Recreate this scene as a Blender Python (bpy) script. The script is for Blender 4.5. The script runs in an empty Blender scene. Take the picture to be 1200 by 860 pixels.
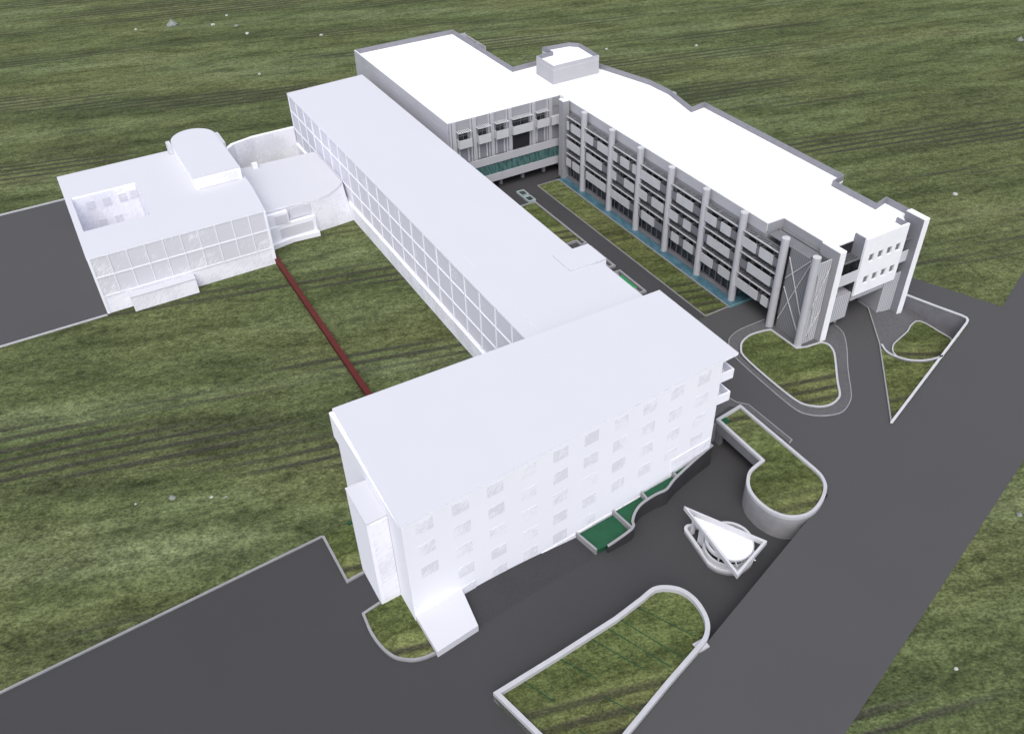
import bpy, bmesh, math, random
from mathutils import Vector, Matrix
from mathutils.geometry import tessellate_polygon
random.seed(7)
S = bpy.context.scene
C = S.collection

# ------------------------------------------------------------------ materials
def new_mat(name):
    m = bpy.data.materials.new(name); m.use_nodes = True
    nt = m.node_tree
    return m, nt, nt.nodes['Principled BSDF']

def nd(nt, t, **kw):
    n = nt.nodes.new(t)
    for k, v in kw.items():
        if k.startswith('i_'):
            key = k[2:]
            key = int(key) if key.isdigit() else key.replace('_', ' ')
            n.inputs[key].default_value = v
        else: setattr(n, k, v)
    return n

def coords(nt, scale=(1,1,1), rot=(0,0,0)):
    tc = nd(nt, 'ShaderNodeTexCoord'); mp = nd(nt, 'ShaderNodeMapping')
    mp.inputs['Scale'].default_value = scale; mp.inputs['Rotation'].default_value = rot
    # rotate first, then scale
    rt = nd(nt, 'ShaderNodeMapping'); rt.inputs['Rotation'].default_value = rot
    mp.inputs['Rotation'].default_value = (0,0,0)
    nt.links.new(tc.outputs['Object'], rt.inputs['Vector']); nt.links.new(rt.outputs[0], mp.inputs['Vector'])
    return mp.outputs[0]

def noise(nt, vec, scale, detail=4, rough=.55):
    n = nd(nt, 'ShaderNodeTexNoise'); n.inputs['Scale'].default_value = scale
    n.inputs['Detail'].default_value = detail; n.inputs['Roughness'].default_value = rough
    nt.links.new(vec, n.inputs['Vector']); return n.outputs['Fac']

def ramp(nt, fac, stops):
    r = nd(nt, 'ShaderNodeValToRGB'); e = r.color_ramp.elements
    while len(e) < len(stops): e.new(.5)
    for i, (p, c) in enumerate(stops):
        e[i].position = p; e[i].color = (*c, 1) if len(c) == 3 else c
    nt.links.new(fac, r.inputs[0]); return r.outputs[0]

def g(v): return (v, v, v)
def mixc(nt, fac, a, b, mode='MIX'):
    m = nd(nt, 'ShaderNodeMix', data_type='RGBA', blend_type=mode)
    if isinstance(fac, float): m.inputs[0].default_value = fac
    else: nt.links.new(fac, m.inputs[0])
    for i, v in ((6, a), (7, b)):
        if isinstance(v, tuple): m.inputs[i].default_value = (*v, 1)
        else: nt.links.new(v, m.inputs[i])
    return m.outputs[2]
def maprange(nt, v, a, b, c, d):
    m = nd(nt, 'ShaderNodeMapRange'); 
    for i, x in enumerate((a, b, c, d)): m.inputs[i+1].default_value = x
    nt.links.new(v, m.inputs[0]); return m.outputs[0]
def bump(nt, b, h, strength, dist):
    n = nd(nt, 'ShaderNodeBump'); n.inputs['Strength'].default_value = strength
    n.inputs['Distance'].default_value = dist
    nt.links.new(h, n.inputs['Height']); nt.links.new(n.outputs[0], b.inputs['Normal'])

def plain(name, col, rough=.6, var=.06, scale=.6, spec=.3):
    m, nt, b = new_mat(name)
    v = coords(nt)
    n1 = noise(nt, v, scale, 5)
    lo = tuple(c*(1-var) for c in col); hi = tuple(min(1, c*(1+var)) for c in col)
    nt.links.new(ramp(nt, n1, [(.3, lo), (.7, hi)]), b.inputs['Base Color'])
    b.inputs['Roughness'].default_value = rough
    b.inputs['Specular IOR Level'].default_value = spec
    return m

def hatched(name, light, dark, amount, axis='x', fr=7.0):
    # diagonal scratchy strokes of two near tones
    m, nt, b = new_mat(name)
    rr = (0, math.radians(-46), 0) if axis == 'x' else (math.radians(-38), 0, 0)
    v = coords(nt, (fr, fr, .12*fr), rr)
    n1 = noise(nt, v, 1.0, 3, .6)
    v2 = coords(nt, (.16, .16, .16)); n2 = noise(nt, v2, 1.0, 2)
    a = nd(nt, 'ShaderNodeMath', operation='ADD'); nt.links.new(n1, a.inputs[0])
    s = maprange(nt, n2, .3, .7, -.16, .16); nt.links.new(s, a.inputs[1])
    f = maprange(nt, a.outputs[0], amount-.03, amount+.03, 0, 1)
    nt.links.new(mixc(nt, f, dark, light), b.inputs['Base Color'])
    b.inputs['Roughness'].default_value = .9; b.inputs['Specular IOR Level'].default_value = .05
    return m

def make_grass(name, tint=(1,1,1), fs=1.0):
    # rough pasture: rolling light and dark stretches, groups of bare furrows, tufty grain
    m, nt, b = new_mat(name)
    rot = (0, 0, math.radians(20)); rot2 = (0, 0, math.radians(14))
    vL = coords(nt, (.13, 1, 1), rot); vM = coords(nt, (.30, 1, 1), rot2); vF = coords(nt, (.7, 1, 1), rot)
    def mul(a, c):
        n = nd(nt, 'ShaderNodeMath', operation='MULTIPLY')
        for k, x in enumerate((a, c)):
            if isinstance(x, float): n.inputs[k].default_value = x
            else: nt.links.new(x, n.inputs[k])
        return n.outputs[0]
    def add(a, c):
        n = nd(nt, 'ShaderNodeMath', operation='ADD'); nt.links.new(a, n.inputs[0]); nt.links.new(c, n.inputs[1]); return n.outputs[0]
    roll = noise(nt, vL, .075, 3, .5)          # bands some 15 m across
    band = noise(nt, vM, .26, 4, .6)           # ridges of 3 to 5 m
    tuft = noise(nt, vF, .85*fs, 3, .6)
    grain = noise(nt, vF, 2.6*fs, 5, .8)
    hue = noise(nt, coords(nt, (.5, 1, 1), rot), .035, 3)
    green = ramp(nt, roll, [(.30, (.070,.081,.034)), (.46, (.096,.110,.044)), (.56, (.116,.132,.056)), (.72, (.144,.156,.074))])
    olive = ramp(nt, roll, [(.30, (.082,.086,.038)), (.5, (.114,.119,.048)), (.72, (.152,.152,.070))])
    base = mixc(nt, maprange(nt, hue, .44, .6, 0, 1), green, olive)
    def shade(fac, stops): return ramp(nt, fac, [(p, g(v)) for p, v in stops])
    base = mixc(nt, 1.0, base, shade(band, [(.32, .62), (.5, .98), (.68, 1.24)]), 'MULTIPLY')
    base = mixc(nt, 1.0, base, shade(tuft, [(.32, .64), (.5, 1.0), (.68, 1.28)]), 'MULTIPLY')
    base = mixc(nt, 1.0, base, shade(grain, [(.34, .42), (.5, .96), (.66, 1.62)]), 'MULTIPLY')
    wv = nd(nt, 'ShaderNodeTexWave', wave_type='BANDS', bands_direction='Y')
    wv.inputs['Scale'].default_value = .125; wv.inputs['Distortion'].default_value = 3.4
    wv.inputs['Detail'].default_value = 4; wv.inputs['Detail Scale'].default_value = .8
    nt.links.new(coords(nt, (.20,1,1), rot2), wv.inputs['Vector'])
    fur = maprange(nt, wv.outputs['Fac'], .05, .62, 1, 0)
    mask = maprange(nt, noise(nt, vL, .060, 2, .5), .53, .60, 0, 1)
    fm = mul(mul(fur, mask), maprange(nt, tuft, .3, .6, .5, 1.0))
    brown = mixc(nt, 1.0, (.050,.045,.034), shade(grain, [(.30, .55), (.5, 1.0), (.70, 1.8)]), 'MULTIPLY')
    base = mixc(nt, fm, base, brown)
    base = mixc(nt, 1.0, base, tint, 'MULTIPLY')
    nt.links.new(base, b.inputs['Base Color'])
    b.inputs['Roughness'].default_value = .95; b.inputs['Specular IOR Level'].default_value = .05
    h = add(add(mul(band, 1.4), mul(tuft, .5)), add(mul(grain, .25), mul(fm, -.45)))
    bump(nt, b, h, .7, .7)
    return m

def make_asphalt(name, a, b_, speck=0.0, sc=7):
    m, nt, b = new_mat(name)
    v = coords(nt)
    n1 = noise(nt, v, .07, 3); n2 = noise(nt, v, sc, 3, .7)
    c = ramp(nt, n1, [(.3, a), (.7, b_)])
    if speck:
        c = mixc(nt, 1.0, c, ramp(nt, n2, [(.3, g(1-speck)), (.7, g(1+speck))]), 'MULTIPLY')
    nt.links.new(c, b.inputs['Base Color'])
    b.inputs['Roughness'].default_value = .8; b.inputs['Specular IOR Level'].default_value = .25
    return m

def make_screen(name, hole, bar, cell=.34):
    # perforated sheet: dark holes between light bars
    m, nt, b = new_mat(name)
    br = nd(nt, 'ShaderNodeTexVoronoi', feature='F1', distance='CHEBYCHEV')
    br.inputs['Scale'].default_value = 1/cell; br.inputs['Randomness'].default_value = 0
    nt.links.new(coords(nt), br.inputs['Vector'])
    f = maprange(nt, br.outputs['Distance'], .30, .36, 0, 1)
    nt.links.new(mixc(nt, f, hole, bar), b.inputs['Base Color'])
    b.inputs['Roughness'].default_value = .7
    return m

M = {}
M['grass'] = make_grass('grass', (.92, 1.0, 1.04))
M['bed_grass'] = make_grass('bed_grass', (.95,1.03,.92), 1.25)
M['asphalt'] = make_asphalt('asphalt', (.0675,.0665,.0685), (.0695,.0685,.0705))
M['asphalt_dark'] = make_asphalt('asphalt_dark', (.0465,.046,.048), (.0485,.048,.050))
M['paving'] = make_asphalt('paving', (.092,.091,.094), (.106,.105,.108), .2, 3)
M['shaded_paving'] = make_asphalt('shaded_paving', (.046,.045,.047), (.056,.055,.058), .15, 3)  # courtyard paving, darkened in colour for the soft shade between the buildings
M['concrete'] = plain('concrete', (.26,.26,.27), .7, .1)
M['pale_concrete'] = plain('pale_concrete', (.43,.43,.45), .7, .06)
M['dark_concrete'] = plain('dark_concrete', (.16,.16,.175), .8, .1)
M['near_black'] = plain('dark_render', (.035,.035,.038), .85, .1)  # even near-black tone of the wavy wall and monument floor
M['ghost_top_dimmed'] = plain('pale_lavender_top_dimmed', (.555,.56,.595), .9, .006, .1, .0)  # upward faces, coloured darker than the walls to offset stronger light from above
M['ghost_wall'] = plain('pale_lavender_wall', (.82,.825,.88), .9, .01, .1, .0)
M['ghost_pane'] = hatched('pale_scratched_pane', (.78,.78,.82), (.61,.61,.66), .64)
M['ghost_hatch'] = hatched('pale_scratched_wall', (.82,.825,.88), (.70,.70,.76), .50)
M['ghost_pane_side'] = hatched('pale_scratched_side_pane', (.80,.805,.86), (.64,.64,.70), .70, 'y', 7)
M['ghost_hatch_side'] = hatched('pale_scratched_side_wall', (.82,.825,.88), (.68,.68,.74), .46, 'y', 7)
M['ghost_win'] = hatched('pale_scratched_window', (.82,.825,.88), (.68,.68,.735), .50, 'x', 9)
M['white_roof'] = plain('white_roof', (.88,.88,.89), .8, .01, .1, .1)
M['white'] = plain('white_render', (.84,.84,.87), .6, .03)
M['grey_wall'] = plain('shaded_grey_render', (.30,.30,.32), .7, .05, .25)  # white building's sunless side, its shade put into the grey
M['wing_wall'] = plain('shaded_pale_render', (.42,.42,.445), .7, .04, .25)  # tone lowered to carry the courtyard's soft shade
M['pav'] = plain('pavilion_render', (.38,.38,.40), .7, .04, .25)
M['mono'] = plain('monument_paint', (.52,.52,.54), .5, .05)
M['panel'] = plain('balcony_panel', (.50,.50,.51), .6, .06)
M['shade'] = plain('sunshade_metal', (.16,.16,.17), .5, .1)
M['mid_grey'] = plain('mid_grey_metal', (.17,.17,.18), .5, .08)
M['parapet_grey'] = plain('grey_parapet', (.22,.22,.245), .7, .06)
M['rail'] = make_screen('rail_mesh', (.03,.03,.035), (.17,.17,.185), .22)
M['screen'] = make_screen('screen_mesh', (.10,.10,.11), (.25,.25,.265), .4)
M['light_screen'] = make_screen('light_screen_mesh', (.22,.22,.24), (.55,.55,.58), .5)
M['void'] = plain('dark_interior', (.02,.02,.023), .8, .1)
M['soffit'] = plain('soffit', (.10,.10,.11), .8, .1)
M['green'] = plain('green_base', (.010,.070,.032), .7, .15)
M['dark_green'] = plain('dark_green_edging', (.008,.055,.025), .7, .1)
M['red'] = plain('dark_red_paint', (.068,.010,.008), .6, .18, .9)
M['stone'] = plain('pale_stone', (.42,.42,.39), .9, .25, 2)
M['grey_stone'] = plain('grey_stone', (.20,.22,.20), .9, .3, 1.5)

def glassy(name, col, col2, rough, sc, stretch=(1,1,1)):
    m, nt, b = new_mat(name)
    n = noise(nt, coords(nt, stretch, (0,.3,.3)), sc, 5, .65)
    nt.links.new(ramp(nt, n, [(.38, col), (.62, col2)]), b.inputs['Base Color'])
    b.inputs['Roughness'].default_value = rough
    return m
M['glass'] = glassy('teal_glass', (.028,.085,.085), (.085,.19,.18), .25, 1.2, (1.5,1.5,.3))
M['window_glass'] = glassy('dark_glass', (.02,.022,.026), (.06,.065,.07), .2, .8)
M['water'] = glassy('canal_water', (.045,.105,.140), (.085,.18,.225), .12, .55, (1,.5,1))
M['pool_glass'] = plain('teal_rim', (.10,.22,.24), .3, .1)

# ------------------------------------------------------------------ mesh helpers
class MB:
    def __init__(s): s.v = []; s.f = []
    def face(s, pts):
        i = len(s.v); s.v += [tuple(p) for p in pts]; s.f.append(tuple(range(i, i+len(pts))))
    def box(s, x0, x1, y0, y1, z0, z1):
        if x0 > x1: x0, x1 = x1, x0
        if y0 > y1: y0, y1 = y1, y0
        i = len(s.v)
        s.v += [(x0,y0,z0),(x1,y0,z0),(x1,y1,z0),(x0,y1,z0),(x0,y0,z1),(x1,y0,z1),(x1,y1,z1),(x0,y1,z1)]
        for q in ((0,3,2,1),(4,5,6,7),(0,1,5,4),(1,2,6,5),(2,3,7,6),(3,0,4,7)): s.f.append(tuple(i+k for k in q))
        return s
    def prism(s, poly, z0, z1, holes=()):
        # extruded polygon, z0/z1 numbers or functions of (x, y)
        f0 = z0 if callable(z0) else (lambda x, y: z0)
        f1 = z1 if callable(z1) else (lambda x, y: z1)
        loops = [list(poly)] + [list(h) for h in holes]
        flat = [p for l in loops for p in l]
        n = len(flat); i = len(s.v)
        s.v += [(x, y, f1(x, y)) for x, y in flat] + [(x, y, f0(x, y)) for x, y in flat]
        tris = tessellate_polygon([[Vector((x, y, 0)) for x, y in l] for l in loops])
        for t in tris:
            a, b, c = (Vector((*flat[k], 0)) for k in t)
            if (b-a).cross(c-a).z < 0: t = t[::-1]
            s.f.append(tuple(i+k for k in t)); s.f.append(tuple(i+n+k for k in reversed(t)))
        o = 0
        for li, l in enumerate(loops):
            m = len(l)
            ar = sum(l[k][0]*l[(k+1) % m][1]-l[(k+1) % m][0]*l[k][1] for k in range(m))
            for k in range(m):
                a, b = o+k, o+(k+1) % m
                if (ar > 0) != (li > 0): s.f.append((i+n+a, i+n+b, i+b, i+a))
                else: s.f.append((i+n+b, i+n+a, i+a, i+b))
            o += m
        return s
    def sheet(s, poly, z, holes=()):
        f = z if callable(z) else (lambda x, y: z)
        loops = [list(poly)] + [list(h) for h in holes]
        flat = [p for l in loops for p in l]; i = len(s.v)
        s.v += [(x, y, f(x, y)) for x, y in flat]
        for t in tessellate_polygon([[Vector((x, y, 0)) for x, y in l] for l in loops]):
            a, b, c = (Vector((*flat[k], 0)) for k in t)
            if (b-a).cross(c-a).z < 0: t = t[::-1]
            s.f.append(tuple(i+k for k in t))
        return s
    def wall(s, pts, t, z0, z1, closed=False, side=0):
        # vertical-sided wall of thickness t along a polyline; side 0 = centred, +1 = to the left, -1 = to the right
        f0 = z0 if callable(z0) else (lambda x, y: z0)
        f1 = z1 if callable(z1) else (lambda x, y: z1)
        n = len(pts); P = [Vector(p) for p in pts]
        L, Rr = [], []
        for k in range(n):
            a = P[k-1] if (k > 0 or closed) else None
            b = P[(k+1) % n] if (k < n-1 or closed) else None
            d1 = (P[k]-a).normalized() if a is not None else (b-P[k]).normalized()
            d2 = (b-P[k]).normalized() if b is not None else d1
            n1 = Vector((-d1.y, d1.x)); n2 = Vector((-d2.y, d2.x))
            m = (n1+n2)
            m = m.normalized() if m.length > 1e-6 else n1
            sc = 1/max(.45, m.dot(n1))
            lo, hi = {0: (-t/2, t/2), 1: (0, t), -1: (-t, 0)}[side]
            L.append(P[k]+m*hi*sc); Rr.append(P[k]+m*lo*sc)
        i = len(s.v)
        for k in range(n):
            for q in (L[k], Rr[k]):
                s.v.append((q.x, q.y, f0(P[k].x, P[k].y))); s.v.append((q.x, q.y, f1(P[k].x, P[k].y)))
        for k in range(n if closed else n-1):
            a = i+4*k; b = i+4*((k+1) % n)
            s.f.append((a+1, a+3, b+3, b+1)); s.f.append((a, b, b+2, a+2))
            s.f.append((a, a+1, b+1, b)); s.f.append((a+2, b+2, b+3, a+3))
        if not closed:
            s.f.append((i, i+2, i+3, i+1)); e = i+4*(n-1); s.f.append((e, e+1, e+3, e+2))
        return s
    def tube(s, a, b, r0, r1=None, n=20):
        r1 = r0 if r1 is None else r1
        a = Vector(a); b = Vector(b); d = (b-a).normalized()
        u = d.orthogonal().normalized(); w = d.cross(u); i = len(s.v)
        for k in range(n):
            c = math.cos(2*math.pi*k/n); q = math.sin(2*math.pi*k/n)
            s.v.append(tuple(a+(u*c+w*q)*r0)); s.v.append(tuple(b+(u*c+w*q)*r1))
        for k in range(n):
            j = (k+1) % n; s.f.append((i+2*k, i+2*j, i+2*j+1, i+2*k+1))
        s.f.append(tuple(i+2*k for k in reversed(range(n)))); s.f.append(tuple(i+2*k+1 for k in range(n)))
        return s
    def ring(s, cx, cy, ro, ri, z0, z1, n=64):
        i = len(s.v)
        for k in range(n):
            c = math.cos(2*math.pi*k/n); q = math.sin(2*math.pi*k/n)
            s.v += [(cx+ro*c, cy+ro*q, z0), (cx+ro*c, cy+ro*q, z1), (cx+ri*c, cy+ri*q, z0), (cx+ri*c, cy+ri*q, z1)]
        for k in range(n):
            a = i+4*k; b = i+4*((k+1) % n)
            s.f += [(a, b, b+1, a+1), (a+2, a+3, b+3, b+2), (a+1, b+1, b+3, a+3), (a, a+2, b+2, b)]
        return s
    def build(s, name, mat, parent=None, bev=0):
        me = bpy.data.meshes.new(name); me.from_pydata(s.v, [], s.f); me.update()
        me.materials.append(mat)
        o = bpy.data.objects.new(name, me); C.objects.link(o)
        if bev:
            bm = bmesh.new(); bm.from_mesh(me)
            bmesh.ops.remove_doubles(bm, verts=bm.verts, dist=1e-4)
            ed = [e for e in bm.edges if len(e.link_faces) == 2 and e.calc_face_angle(0) > .6]
            bmesh.ops.bevel(bm, geom=ed, offset=bev, segments=2, affect='EDGES')
            bm.to_mesh(me); bm.free()
        if parent is not None:
            o.parent = parent
            w = parent.matrix_world if parent.parent is None else parent.parent.matrix_world @ parent.matrix_world
            # parents sit at world positions: shift the mesh so that the part stays where it was drawn
            off = Vector((0, 0, 0)); p = parent
            while p is not None: off += p.location; p = p.parent
            me.transform(Matrix.Translation(-off))
        return o

def thing(name, label, cat, loc=(0,0,0), group=None):
    o = bpy.data.objects.new(name, None); C.objects.link(o); o.location = loc
    o.empty_display_size = .5
    o['label'] = label; o['category'] = cat
    if group: o['group'] = group
    return o
def tag(o, label, cat, group=None):
    o['label'] = label; o['category'] = cat
    if group: o['group'] = group
    return o
def struct(o): o['kind'] = 'structure'; return o
def smooth(o):
    for p in o.data.polygons: p.use_smooth = True
    o.data.set_sharp_from_angle(angle=math.radians(40)) if hasattr(o.data, 'set_sharp_from_angle') else None
    return o
def spline(pts, n=4, closed=False):
    # Catmull-Rom through the given plan points
    out = []; m = len(pts)
    for k in range(m if closed else m-1):
        p = [Vector(pts[(k+j) % m] if closed else pts[min(max(k+j, 0), m-1)]) for j in (-1, 0, 1, 2)]
        for i in range(n):
            t = i/n
            q = .5*((2*p[1])+(-p[0]+p[2])*t+(2*p[0]-5*p[1]+4*p[2]-p[3])*t*t+(-p[0]+3*p[1]-3*p[2]+p[3])*t**3)
            out.append((q.x, q.y))
    if not closed: out.append(tuple(pts[-1]))
    return out

# ------------------------------------------------------------------ camera and light
cam_d = bpy.data.cameras.new('camera'); cam = bpy.data.objects.new('camera', cam_d); C.objects.link(cam)
yaw, pit, rol, F = -0.494834, 0.685364, -0.035318, 1029.58
cy, sy, cp, sp = math.cos(yaw), math.sin(yaw), math.cos(pit), math.sin(pit)
Fv = Vector((-sy*cp, cy*cp, -sp)); Rv = Vector((cy, sy, 0)); Uv = Rv.cross(Fv)
cr, sr = math.cos(rol), math.sin(rol)
X, Y = Rv*cr+Uv*sr, Rv*-sr+Uv*cr
cam.matrix_world = Matrix(((X.x, Y.x, -Fv.x, 0), (X.y, Y.y, -Fv.y, 0), (X.z, Y.z, -Fv.z, 100), (0, 0, 0, 1)))
cam_d.sensor_width = 36; cam_d.lens = 36*F/1200; cam_d.clip_start = 1; cam_d.clip_end = 6000
S.camera = cam
SUN_EL, SUN_V = math.radians(56), Vector((-.55, -.83, 0)).normalized()   # horizontal direction towards the sun
w = bpy.data.worlds.new('World'); S.world = w; w.use_nodes = True
nt = w.node_tree; bg = nt.nodes['Background']; sk = nt.nodes.new('ShaderNodeTexSky')
sk.sky_type = 'NISHITA'; sk.sun_disc = False; sk.sun_elevation = SUN_EL
sk.sun_rotation = math.atan2(SUN_V.x, SUN_V.y); sk.dust_density = 3.0; sk.air_density = .8; sk.ozone_density = 1.2
hs = nt.nodes.new('ShaderNodeHueSaturation'); hs.inputs['Saturation'].default_value = .55
nt.links.new(sk.outputs[0], hs.inputs['Color']); nt.links.new(hs.outputs[0], bg.inputs[0]); bg.inputs[1].default_value = .15
sd = bpy.data.lights.new('sun', 'SUN'); sun = bpy.data.objects.new('sun', sd); C.objects.link(sun)
sd.energy = 0.75; sd.angle = math.radians(50); sd.color = (1, .96, .92)
dirv = Vector((SUN_V.x*math.cos(SUN_EL), SUN_V.y*math.cos(SUN_EL), math.sin(SUN_EL)))
sun.rotation_euler = dirv.to_track_quat('Z', 'Y').to_euler()
S.view_settings.view_transform = 'Standard'; S.view_settings.look = 'None'; S.view_settings.exposure = 0.72
S.view_settings.gamma = 1

# ------------------------------------------------------------------ ground, roads, paths
def zf(x, y=0):                                   # the sunken forecourt falls towards the underpass
    t = min(1, max(0, (x-30)/32)); return -1-3*t*t*(3-2*t)
street_y = lambda x: 40.5+.331*(x-36.2)
FC = [(-150, 78), (15.1, 88.8), (62, 88.8), (78, 88.8), (78, 77.3), (85.2, 77.3), (84.8, 59.8), (83.6, 56.2), (36.2, 40.5), (-150, street_y(-150))]
T = [(134.6, 86.7), (137.9, 75.8), (137.4, 74.3), (103.8, 62.3), (118.5, 78.2), (122.4, 83.5), (125.3, 87.5), (125.6, 90), (131, 90)]
def zt(x, y): return min(0, -.1978*(x-119)+.1256*(y-78.5))   # the path that sinks beside the passage
slope = [(-150, 78), (15.1, 88.8), (23, 88.8), (23, 101), (-150, 101)]

m = MB()
hole = [(-150, street_y(-150)), (36.2, 40.5), (83.6, 56.2), (84.8, 59.8), (85.2, 77.3), (78, 77.3), (78, 88.8), (23, 88.8), (23, 101), (-150, 101)]
m.sheet([(-2600, -1200), (2600, -1200), (2600, 3000), (-2600, 3000)], -.05, [hole, T, [(103.05, 101.45), (109.9, 101.45), (109.9, 104.6), (105.7, 104.6), (105.7, 165.1), (103.05, 165.1)]])
m.sheet([(-150, 78), (15.1, 88.8), (23, 101), (-150, 101)], lambda x, y: -.05 if y > 100 else -.95)
m.sheet([(15.1, 88.8), (23, 88.8), (23, 101)], lambda x, y: -.05 if y > 100 else -.95)
struct(m.build('ground', M['grass']))

def sliced(poly, xs, zfun):
    bm = bmesh.new(); vs = [bm.verts.new((x, y, 0)) for x, y in poly]; bm.faces.new(vs)
    for x in xs:
        bmesh.ops.bisect_plane(bm, geom=bm.verts[:]+bm.edges[:]+bm.faces[:], plane_co=(x, 0, 0), plane_no=(1, 0, 0))
    bmesh.ops.triangulate(bm, faces=bm.faces[:])
    for v in bm.verts: v.co.z = zfun(v.co.x, v.co.y)
    for f in bm.faces:
        f.normal_update()
        if f.normal.z < 0: f.normal_flip()
    me = bpy.data.meshes.new('m'); bm.to_mesh(me); bm.free(); return me
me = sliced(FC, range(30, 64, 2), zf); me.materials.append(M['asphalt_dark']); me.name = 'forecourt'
o = bpy.data.objects.new('forecourt', me); C.objects.link(o); struct(o)
m = MB()                                           # faces of the cut round the forecourt
m.wall([(85.2, 77.2), (84.8, 59.8), (83.6, 56.1), (36.2, 40.4), (-150, street_y(-150)-.1)], .3, -4.6, -.004, side=1)
m.wall([(85.35, 77.45), (75.2, 77.45)], .3, -4.6, -.004, side=1)
o = m.build('forecourt_edge', M['dark_concrete']); struct(o)

main = [(-150, -38.5), (400, 137), (400, 160), (161.2, 80.1), (147, 74.3), (140.6, 90.3), (136, 103), (131, 101.3), (80, 101.3),
        (75.2, 101.3), (75.2, 77.6), (85.25, 77.6), (84.8, 59.8), (83.6, 56.2), (36.2, 40.5), (-150, street_y(-150))]
m = MB(); m.sheet(main, 0, [[(134.8, 86.8), (138.1, 75.8), (137.5, 74.1), (103.6, 62.1), (118.2, 78.2), (122.1, 83.5), (125.1, 87.6), (125.4, 90.2), (131, 90.2)]])
struct(m.build('road', M['asphalt']))
m = MB(); m.sheet([(-150, 163.9), (-2.2, 163.9), (-2.2, 219.3), (-150, 219.3)], 0)
struct(m.build('road', M['asphalt']))
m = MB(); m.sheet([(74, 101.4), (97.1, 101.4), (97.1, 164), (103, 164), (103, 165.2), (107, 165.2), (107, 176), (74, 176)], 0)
struct(m.build('path', M['shaded_paving']))
m = MB(); m.sheet([(97.35, 101.8), (102.75, 101.8), (102.75, 163.7), (97.35, 163.7)], .12)
o = m.build('grass_strip', M['bed_grass']); struct(o)
m = MB(); m.sheet([(103.1, 101.5), (105.6, 101.5), (105.6, 165), (103.1, 165)], -.25)
m.sheet([(105.6, 101.5), (109.8, 101.5), (109.8, 104.5), (105.6, 104.5)], -.25)
struct(m.build('water', M['water']))
m = MB(); m.sheet([(105.9, 104.8), (106.8, 104.8), (106.8, 166), (105.9, 166)], 0)
m.wall([(105.75, 104.8), (105.75, 166)], .3, -.4, .02)
struct(m.build('path', M['dark_concrete']))
# kerbs of the garden strip and the canal
m = MB()
m.wall([(97.2, 101.6), (97.2, 163.9), (103, 163.9)], .16, -.1, .2)
m.wall([(97.2, 101.6), (103, 101.6)], .16, -.1, .2)
m.wall([(103, 101.2), (103, 164)], .2, -.4, .24)
struct(m.build('kerb', M['concrete']))
m = MB(); m.wall([(103, 101.3), (110.4, 101.3)], .3, -.4, .35); m.wall([(105.8, 104.6), (110.2, 104.6)], .3, -.4, .35)
struct(m.build('kerb', M['pool_glass']))
m = MB(); m.wall([(-150, 219.5), (-2.2, 219.5)], .45, -.1, .25); m.wall([(-2.2, 163.7), (-150, 163.7)], .35, -.1, .2)
struct(m.build('kerb', M['pale_concrete']))
m = MB(); m.wall([(-150, 77.95), (-29, 85.9), (15.1, 88.9)], .3, -1.3, -.75)
struct(m.build('kerb', M['concrete']))
# paved lane along the pale block, contact shade put into its darker colour
me = sliced([(27.9, 63.2), (48, 66.2), (50.5, 71.3), (28.5, 69.3)], range(30, 52, 2), lambda x, y: zf(x)+.02)
me.materials.append(make_asphalt('shaded_lane_paving', (.036,.036,.039), (.044,.044,.047), .12, 3)); me.name = 'pavement'
o = bpy.data.objects.new('pavement', me); C.objects.link(o); struct(o)
# pavement east of the pale block
m = MB(); m.sheet([(85.8, 79.5), (87.1, 77.9), (87.3, 67.8), (86.4, 67.6), (86.1, 77.5), (84, 79.2), (78.4, 78), (78.4, 86), (85, 84)], .12)
m2 = MB(); m2.wall([(85.1, 84), (85.8, 79.5), (87.15, 77.9), (87.35, 67.8), (86.5, 67.5)], .15, -.05, .16)
struct(m.build('pavement', M['paving'])); struct(m2.build('kerb', M['concrete']))

# ------------------------------------------------------------------ long white office building with the column front
B = thing('office_building', 'long white flat roofed building with tall round columns and stacked balconies facing the courtyard canal', 'building', (119, 130, 0))
k_ = .9927
roofp = [(77.2, 169.2), (106.8, 169.2), (106.8, 98.9), (110.6, 98.9), (110.6, 88.3), (132, 88.3), (132, 94.5), (128.8, 94), (128.8, 104.4),
         (132, 105.1), (132, 147.6), (127.9, 147), (129.9, 157.6), (129.6, 165), (125.6, 180.4), (121, 186.5), (113.8, 191.2), (106.2, 190.8), (106.2, 224.6), (77.2, 225)]
roofp[6] = (132.2, 94.7); roofp[7] = (128.6, 93.9)
MB().prism(roofp, 17.0, 17.4).build('roof', M['white_roof'], B)
m = MB()
m.prism([(77.2, 169.2), (106.8, 169.2), (106.8, 98.9), (110.6, 98.9), (110.6, 88.3), (132, 88.3), (132, 94.7), (128.6, 93.9), (128.6, 104.4), (132, 105.1),
         (132, 147.6), (127.9, 147), (129.9, 157.6), (129.6, 165), (125.6, 180.4), (121, 186.5), (113.8, 191.2), (106.2, 190.8), (106.2, 224.6), (77.2, 225)], 5.4, 17.0)
m.prism([(77.2, 172.2), (107, 172.2), (107, 104.8), (131.9, 104.8), (131.9, 147.6), (127.8, 147), (129.8, 157.6), (129.5, 165), (125.5, 180.4), (121, 186.4), (113.8, 191.1), (106.1, 190.7), (106.1, 224.5), (77.3, 224.9)], -.2, 5.39)
m.build('wall', M['grey_wall'], B)
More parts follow.
